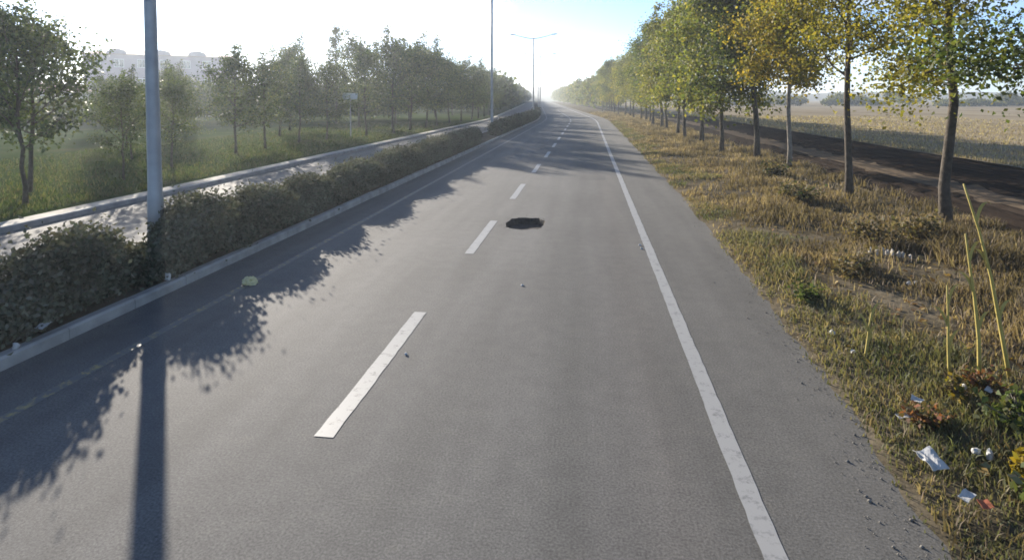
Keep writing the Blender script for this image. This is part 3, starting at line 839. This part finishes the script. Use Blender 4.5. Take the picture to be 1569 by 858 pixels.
# fallen leaves on verge, gutter and median
rg = np.random.default_rng(51); n = 5200
yy = 3.2 * (60 / 3.2) ** rg.uniform(0, 1, n)
la = rg.normal(5.2, 1.9, n)
ok = (la > 2.85) & (la < 8.3); yy, la = yy[ok], la[ok]
P = np.column_stack([la + np.array([off(q) for q in yy]), yy, np.array([max(0.006, verge_z(a, b) + 0.02) for a, b in zip(la, yy)])])
d = rg.normal(0, 1, (len(P), 2)); d /= np.linalg.norm(d, axis=1)[:, None]
s = rg.uniform(0.025, 0.06, len(P))[:, None]
d3 = np.column_stack([d, rg.normal(0.1, 0.25, len(P))]) * s; u3 = np.column_stack([-d[:, 1], d[:, 0], rg.normal(0, 0.3, len(P))]) * s * 0.6
V = np.stack([P - d3, P + u3, P + d3, P - u3 + np.array([0, 0, 0.006])], 1).reshape(-1, 3)
o = mk('fallen_leaves', fast_mesh('fallen_leaves', V, np.arange(len(V)).reshape(-1, 4), leaf_cols(len(P), [(0.36, 0.25, 0.08), (0.42, 0.32, 0.15), (0.25, 0.14, 0.06), (0.16, 0.10, 0.05)], rg)), M_grass)
tag(o, 'fallen yellow and brown leaves scattered over the verge', 'leaves', kind='stuff')

# stubble on the field, loose gravel in gutter, shoulder and round the hole
rg = np.random.default_rng(61); n = 34000
yy = 12 * (95 / 12) ** rg.uniform(0, 1, n); la = 17.4 + rg.uniform(0, 1, n) ** 1.6 * 36
row = np.round(la / 0.35) * 0.35 + rg.normal(0, 0.04, n)
blades('field_stubble', row + np.array([off(q) for q in yy]), yy, np.full(n, -0.03), rg.uniform(0.06, 0.2, n), 0.006 + 0.0006 * yy, [(0.40, 0.33, 0.22), (0.32, 0.26, 0.17), (0.25, 0.19, 0.12)], 62, 'cut stubble standing in rows on the tan field', 0.5)
n = 1300
k = rg.uniform(0, 1, n)
yy = 3.0 * (45 / 3.0) ** rg.uniform(0, 1, n)
la = np.where(k < 0.35, -5.9 + np.abs(rg.normal(0, 0.16, n)), np.where(k < 0.985, np.array([edge(q) for q in yy]) - np.abs(rg.normal(0, 0.16, n)), rg.uniform(-5, 2, n)))
m_ = 130
ang = rg.uniform(0, 6.28, m_); rr = 1.0 + np.abs(rg.normal(0, 0.25, m_))
gx = np.concatenate([la, HX + np.cos(ang) * HA * rr * 1.05]); gy = np.concatenate([yy, HY + np.sin(ang) * HB * rr * 1.05])
P = np.column_stack([gx + np.array([off(q) for q in gy]), gy, np.full(len(gx), 0.004)])
sz_ = rg.uniform(0.003, 0.009, len(P))[:, None] * np.where(rg.uniform(0, 1, (len(P), 1)) < 0.05, 2, 1)
o6 = np.array([(1, 0, 0), (0, 1, 0), (-1, 0, 0), (0, -1, 0), (0, 0, 0.8), (0, 0, -0.3)], float)
Vg = (P[:, None, :] + o6[None] * sz_[:, None, :] * rg.uniform(0.6, 1.4, (len(P), 6, 3))).reshape(-1, 3)
f8 = np.array([(0, 1, 4), (1, 2, 4), (2, 3, 4), (3, 0, 4), (1, 0, 5), (2, 1, 5), (3, 2, 5), (0, 3, 5)])
Fg = (np.arange(len(P))[:, None, None] * 6 + f8[None]).reshape(-1, 3)
o = mk('gravel', fast_mesh('gravel', Vg, Fg), noise_mat('grit', (0.10, 0.095, 0.085), (0.26, 0.24, 0.21), 40, 0.9, 0))
tag(o, 'loose gravel along the asphalt edges and round the hole', 'gravel', kind='stuff')

# ------------------------------------------------------------------ small things on the verge
M_litter = noise_mat('white_plastic', (0.40, 0.39, 0.36), (0.62, 0.61, 0.58), 14, 0.6, 0.2, 60)
M_stone = noise_mat('pale_stone', (0.40, 0.36, 0.30), (0.58, 0.53, 0.46), 14, 0.85, 0.5, 60)
M_rust = noise_mat('red_brown_litter', (0.30, 0.08, 0.04), (0.42, 0.14, 0.07), 14, 0.7, 0.2, 60)
M_ylit = noise_mat('yellowed_plastic', (0.55, 0.48, 0.22), (0.68, 0.62, 0.36), 14, 0.6, 0.2, 60)

def lump(seed, sx, sy, sz, rough=0.55, sub=2):
    import bmesh
    bm = bmesh.new(); bmesh.ops.create_icosphere(bm, subdivisions=sub, radius=1)
    for v in bm.verts:
        k = 1 + rough * mnoise.fractal(v.co * 1.9 + Vector((seed, 0, 0)), 1, 2, 3)
        v.co *= k
        v.co.x *= sx; v.co.y *= sy; v.co.z *= sz
        if v.co.z < -sz * 0.6: v.co.z = -sz * 0.6
        v.co.z += sz * 0.6
    me = bpy.data.meshes.new('lump'); bm.to_mesh(me); bm.free()
    return me

def sheet(seed, a, b):
    """crumpled thin sheet with thickness"""
    n = 7; V = []
    for s in (0, 0.004):
        for i in range(n):
            for j in range(n):
                x, yq = (i / (n - 1) - 0.5) * a, (j / (n - 1) - 0.5) * b
                V.append((x * (1 + 0.12 * mnoise.noise(Vector((yq * 20, seed, 0)))), yq * (1 + 0.12 * mnoise.noise(Vector((x * 20, seed, 3)))),
                          0.03 + s + 0.55 * min(a, b) * abs(mnoise.noise(Vector((x * 9, yq * 9, seed)))) + 0.25 * yq))
    F = []
    for i in range(n - 1):
        for j in range(n - 1):
            p = i * n + j
            F.append((p, p + n, p + n + 1, p + 1)); q = p + n * n
            F.append((q, q + 1, q + n + 1, q + n))
    rim = [i * n for i in range(n)] + [(n - 1) * n + j for j in range(1, n)] + [i * n + n - 1 for i in range(n - 2, -1, -1)] + [j for j in range(n - 2, 0, -1)]
    for k in range(len(rim)):
        a_, b_ = rim[k], rim[(k + 1) % len(rim)]
        F.append((a_, b_, b_ + n * n, a_ + n * n))
    me = bpy.data.meshes.new('scrap'); me.from_pydata(V, [], F); me.update()
    return me

def drop(name, me, mat, x, y, label, cat, group=None, rz=0.0, lift=0.0, z=None):
    zz = (verge_z(x, y) if x > 2 else 0.0) if z is None else z
    o = mk(name, me, mat); o.location = (x, y, max(zz, 0) + lift); o.rotation_euler = (0, 0, rz)
    tag(o, label, cat, group)
    return o

# pale stones in a short row
for k in range(8):
    x = 4.86 + 0.082 * k + random.uniform(-0.012, 0.012)
    me = lump(k * 3.1, random.uniform(0.022, 0.034), 0.035, random.uniform(0.05, 0.075))
    drop('stone', me, M_stone, x, 10.72 - 0.012 * k + random.uniform(-0.03, 0.03), '%s pale stone from the left in the short row on the dry verge' % (['leftmost', 'second', 'third', 'fourth', 'fifth', 'sixth', 'seventh', 'rightmost'][k]), 'stone', 'row of pale stones', 0, 0.02)
# scraps of litter
items = [('paper_scrap', sheet(1, 0.15, 0.17), M_litter, 2.54, 4.60, 'largest white paper scrap lying near the asphalt edge', 'paper', 0.3, 0.05),
         ('plastic_scrap', sheet(2, 0.11, 0.09), M_litter, 2.87, 5.42, 'bright white plastic scrap standing above the reddish weed', 'litter', 1.0, 0.06),
         ('plastic_scrap', sheet(3, 0.16, 0.05), M_litter, 2.68, 5.22, 'long pale plastic strip beside the reddish weed', 'litter', 0.2, 0.05),
         ('plastic_scrap', lump(4.4, 0.025, 0.025, 0.05), M_litter, 3.0, 4.70, 'small upright white scrap right of the paper scrap', 'litter', 0.0, 0.03),
         ('plastic_scrap', lump(5.4, 0.04, 0.025, 0.022), M_litter, 2.93, 4.74, 'flat white scrap just left of the upright one', 'litter', 0.5, 0.05),
         ('plastic_scrap', sheet(6, 0.13, 0.06), M_litter, 2.55, 4.20, 'white and brown torn scrap at the lower right', 'litter', 0.7, 0.05),
         ('plastic_scrap', sheet(7, 0.07, 0.06), M_rust, 2.62, 4.13, 'red-brown torn scrap beside the white one at lower right', 'litter', 0.1, 0.04),
         ('plastic_scrap', lump(8.4, 0.03, 0.03, 0.03), M_litter, 2.80, 7.04, 'single white speck of litter in the green grass', 'litter', 0, 0.03),
         ('plastic_scrap', lump(9.4, 0.03, 0.02, 0.025), M_litter, 2.82, 6.55, 'white speck of litter nearest the asphalt in the green grass', 'litter', 0, 0.03),
         ('plastic_scrap', lump(10.4, 0.03, 0.03, 0.035), M_litter, 4.55, 8.9, 'left of two white specks in the dry grass', 'litter', 0, 0.05),
         ('plastic_scrap', lump(11.4, 0.03, 0.03, 0.035), M_litter, 4.66, 8.92, 'right of two white specks in the dry grass', 'litter', 0, 0.05),
         ('plastic_scrap', lump(12.4, 0.045, 0.04, 0.05), M_litter, 6.86, 12.6, 'white scrap just left of the forked tree trunk', 'litter', 0, 0.12),
         ('plastic_scrap', lump(13.4, 0.03, 0.03, 0.05), M_litter, 7.06, 12.7, 'small white scrap at the foot of the forked tree', 'litter', 0, 0.1),
         ('plastic_scrap', sheet(14, 0.10, 0.05), M_litter, 3.55, 5.60, 'white sliver on the red weed at the right edge', 'litter', 0.8, 0.08),
         ('plastic_scrap', lump(15.4, 0.02, 0.02, 0.03), M_litter, 3.42, 5.72, 'tiny white speck above the red weed at the right edge', 'litter', 0.8, 0.06)]
for (nm, me, mat, x, y, lb, ct, rz, lf) in items:
    drop(nm, me, mat, x, y, lb, ct, 'litter on the verge', rz, lf)
drop('crumpled_bag', lump(20.1, 0.11, 0.10, 0.07, 0.45, 3), M_ylit, -5.02, 8.15, 'crumpled yellowish bag at the edge of the hedge shadow', 'bag')
drop('paper_scrap', lump(21.1, 0.04, 0.04, 0.06), M_litter, -6.03, 7.72, 'white scrap in the hedge beside the nearest lamp post', 'paper', 'litter by the hedge', z=0.16)
drop('paper_scrap', sheet(22, 0.10, 0.12), M_litter, -6.03, 5.75, 'larger white scrap caught at the foot of the hedge at far left', 'paper', 'litter by the hedge', z=0.22)
drop('paper_scrap', lump(23.1, 0.03, 0.03, 0.04), M_litter, -6.0, 5.40, 'small white scrap on the kerb at far left', 'paper', 'litter by the hedge', z=0.14)
drop('pebble', lump(24.1, 0.022, 0.022, 0.02), M_litter, 1.01, 11.0, 'nearer of two added white lumps for bright dots beside the edge line', 'pebble', 'added lumps by the edge line')  # this lump and the next are added, standing in for two bright dots
drop('pebble', lump(25.1, 0.022, 0.022, 0.02), M_litter, 1.0, 11.25, 'farther of two added white lumps for bright dots beside the edge line', 'pebble', 'added lumps by the edge line')
drop('pebble', lump(26.1, 0.022, 0.02, 0.015), M_litter, -0.95, 8.6, 'lone pale pebble in the middle of the lane', 'pebble')
drop('pebble', lump(27.1, 0.018, 0.02, 0.015), M_litter, -1.95, 6.1, 'pale pebble beside the nearest lane dash', 'pebble')

# tall bent yellow stalks
M_stalk = noise_mat('dry_yellow_stalk', (0.32, 0.25, 0.06), (0.46, 0.37, 0.11), 5, 0.7, 0.2, 30)
def stalk(x, y, pts, w, label):
    t = empty('tall_stalk', (x, y, verge_z(x, y) - 0.02)); tag(t, label, 'stalk', 'tall yellow stalks on the verge')
    p = np.array(pts); k = 9
    s = np.linspace(0, 1, k); q = np.linspace(0, 1, len(p))
    c = np.column_stack([np.interp(s, q, p[:, i]) for i in range(3)])
    mk('stem', MB().tube(c, np.linspace(w * 0.4, w * 0.16, k), 6).mesh('stem', True), M_stalk, t)
    for (f, side) in ((0.3, 1), (0.55, -1), (0.8, 1)):          # sheathing leaves held close to the stem
        a = np.array([np.interp(f, s, c[:, i]) for i in range(3)])
        L = 0.36
        u = np.linspace(0, 1, 6); ww = w * 0.32 * np.sin(np.pi * (0.15 + 0.85 * u)) + 0.002
        mid = a + np.column_stack([side * 0.16 * u ** 1.6 + side * 0.01, 0.05 * u, L * u - 0.2 * u ** 3])
        v = np.concatenate([mid + np.column_stack([ww, 0 * u, 0 * u]), mid + np.column_stack([0 * u, -ww * 0.4, 0 * u]), mid - np.column_stack([ww, 0 * u, 0 * u])])
        mk('leaf', MB().add(v, [(i, i + 1, 7 + i, 6 + i) for i in range(5)] + [(6 + i, 7 + i, 13 + i, 12 + i) for i in range(5)]).mesh('leaf', True), M_stalk, t)
    return t
stalk(4.05, 6.1, [(0, 0, 0), (-0.10, 0, 0.5), (-0.2, 0, 1.0), (-0.32, 0, 1.45), (-0.47, 0, 1.9)], 0.05, 'tallest yellow stalk leaning left at the right edge')
stalk(3.78, 6.1, [(0, 0, 0), (-0.02, 0, 0.4), (-0.07, 0, 0.8), (-0.12, 0, 1.1), (-0.17, 0, 1.42)], 0.048, 'second tallest yellow stalk, left of the tallest one')
stalk(3.54, 6.15, [(0, 0, 0), (-0.02, 0, 0.3), (-0.03, 0, 0.6), (-0.05, 0, 0.9)], 0.042, 'middle height yellow stalk with an orange tinge')
stalk(2.92, 6.5, [(0, 0, 0), (0.02, 0, 0.2), (0.03, 0, 0.35), (0.05, 0, 0.5)], 0.04, 'shortest yellow stalk standing near the asphalt')

# leafy weeds
def weed(x, y, n, r, hgt, pal, label, leaf, seed):
    rg = np.random.default_rng(seed)
    t = empty('weed', (x, y, verge_z(x, y))); tag(t, label, 'weed', 'weeds on the verge')
    mb = MB(); P = []
    for k in range(11):
        az = rg.uniform(0, 6.28); e = np.array([math.cos(az) * r * rg.uniform(0.2, 1), math.sin(az) * r * rg.uniform(0.2, 1), hgt * rg.uniform(0.5, 1.1)])
        mb.tube([(0, 0, -0.02), e * np.array([0.4, 0.4, 0.6]), e], [0.007, 0.005, 0.003], 4, False)
        u = rg.uniform(0.3, 1.05, n // 11)[:, None]
        P.append(e * u * np.array([1, 1, 1.0]) + rg.normal(0, r * 0.16, (n // 11, 3)))
    P = np.concatenate(P); P[:, 2] = np.abs(P[:, 2])
    V, F = leaf_quads(P, leaf, rg)
    mk('stems', mb.mesh('stems'), M_bark2, t)['kind'] = 'stuff'
    mk('leaves', fast_mesh('leaves', V, F, leaf_cols(len(P), pal, rg)), M_grass, t)['kind'] = 'stuff'
RED = [(0.22, 0.09, 0.05), (0.15, 0.08, 0.045), (0.13, 0.10, 0.05), (0.08, 0.085, 0.035)]
DG = [(0.045, 0.07, 0.025), (0.075, 0.10, 0.035), (0.11, 0.11, 0.05)]
BR = [(0.15, 0.11, 0.065), (0.10, 0.075, 0.045), (0.19, 0.15, 0.09), (0.10, 0.095, 0.05)]
weed(2.82, 5.2, 260, 0.2, 0.16, RED, 'reddish brown weed near the asphalt edge', 0.05, 1)
weed(3.62, 5.75, 300, 0.2, 0.22, RED, 'reddish weed at the right edge of the verge', 0.05, 2)
weed(3.12, 4.52, 260, 0.17, 0.2, GOLD, 'yellow leaved weed at the lower right edge', 0.055, 3)
weed(3.05, 4.2, 420, 0.25, 0.25, DG + [(0.2, 0.2, 0.15)], 'grey green weed in the lower right corner', 0.06, 4)
weed(3.5, 5.1, 420, 0.3, 0.2, DG, 'dark green weed right of the paper scrap', 0.06, 5)
weed(3.3, 5.62, 200, 0.16, 0.2, GOLD + BR, 'small yellow brown weed left of the reddish one at right', 0.05, 6)
weed(4.0, 9.5, 520, 0.45, 0.3, BR, 'low brown bush left of the row of pale stones', 0.06, 7)
weed(6.2, 11.9, 700, 0.55, 0.42, BR, 'large brown bush left of the forked tree', 0.07, 8)
weed(5.3, 11.6, 600, 0.5, 0.35, BR, 'brown bush behind the row of pale stones', 0.07, 9)
weed(5.4, 15.8, 700, 0.6, 0.45, BR + DG[:1], 'brown green bush in front of the slim dark trunk', 0.08, 10)
weed(6.2, 20.6, 700, 0.6, 0.5, BR + DG[:1], 'olive brown bush before the golden tree', 0.09, 11)
weed(2.95, 8.3, 360, 0.3, 0.14, DG, 'low green weed patch by the asphalt edge', 0.06, 12)

# ------------------------------------------------------------------ haze
hz = MB().box((0, 600, 11.0), (1960, 1590, 28.0)).mesh('haze')
m = bpy.data.materials.new('haze_air'); m.use_nodes = True
nt = m.node_tree; nt.nodes.clear()
ov = nt.nodes.new('ShaderNodeOutputMaterial'); pv = nt.nodes.new('ShaderNodeVolumePrincipled')
pv.inputs['Color'].default_value = (0.84, 0.92, 1.0, 1)
pv.inputs['Density'].default_value = 0.0010
pv.inputs['Anisotropy'].default_value = 0.5
nt.links.new(pv.outputs['Volume'], ov.inputs['Volume'])
hz.materials.append(m)
tag(mk('haze', hz), 'thin pale haze filling the air', 'haze', kind='stuff')
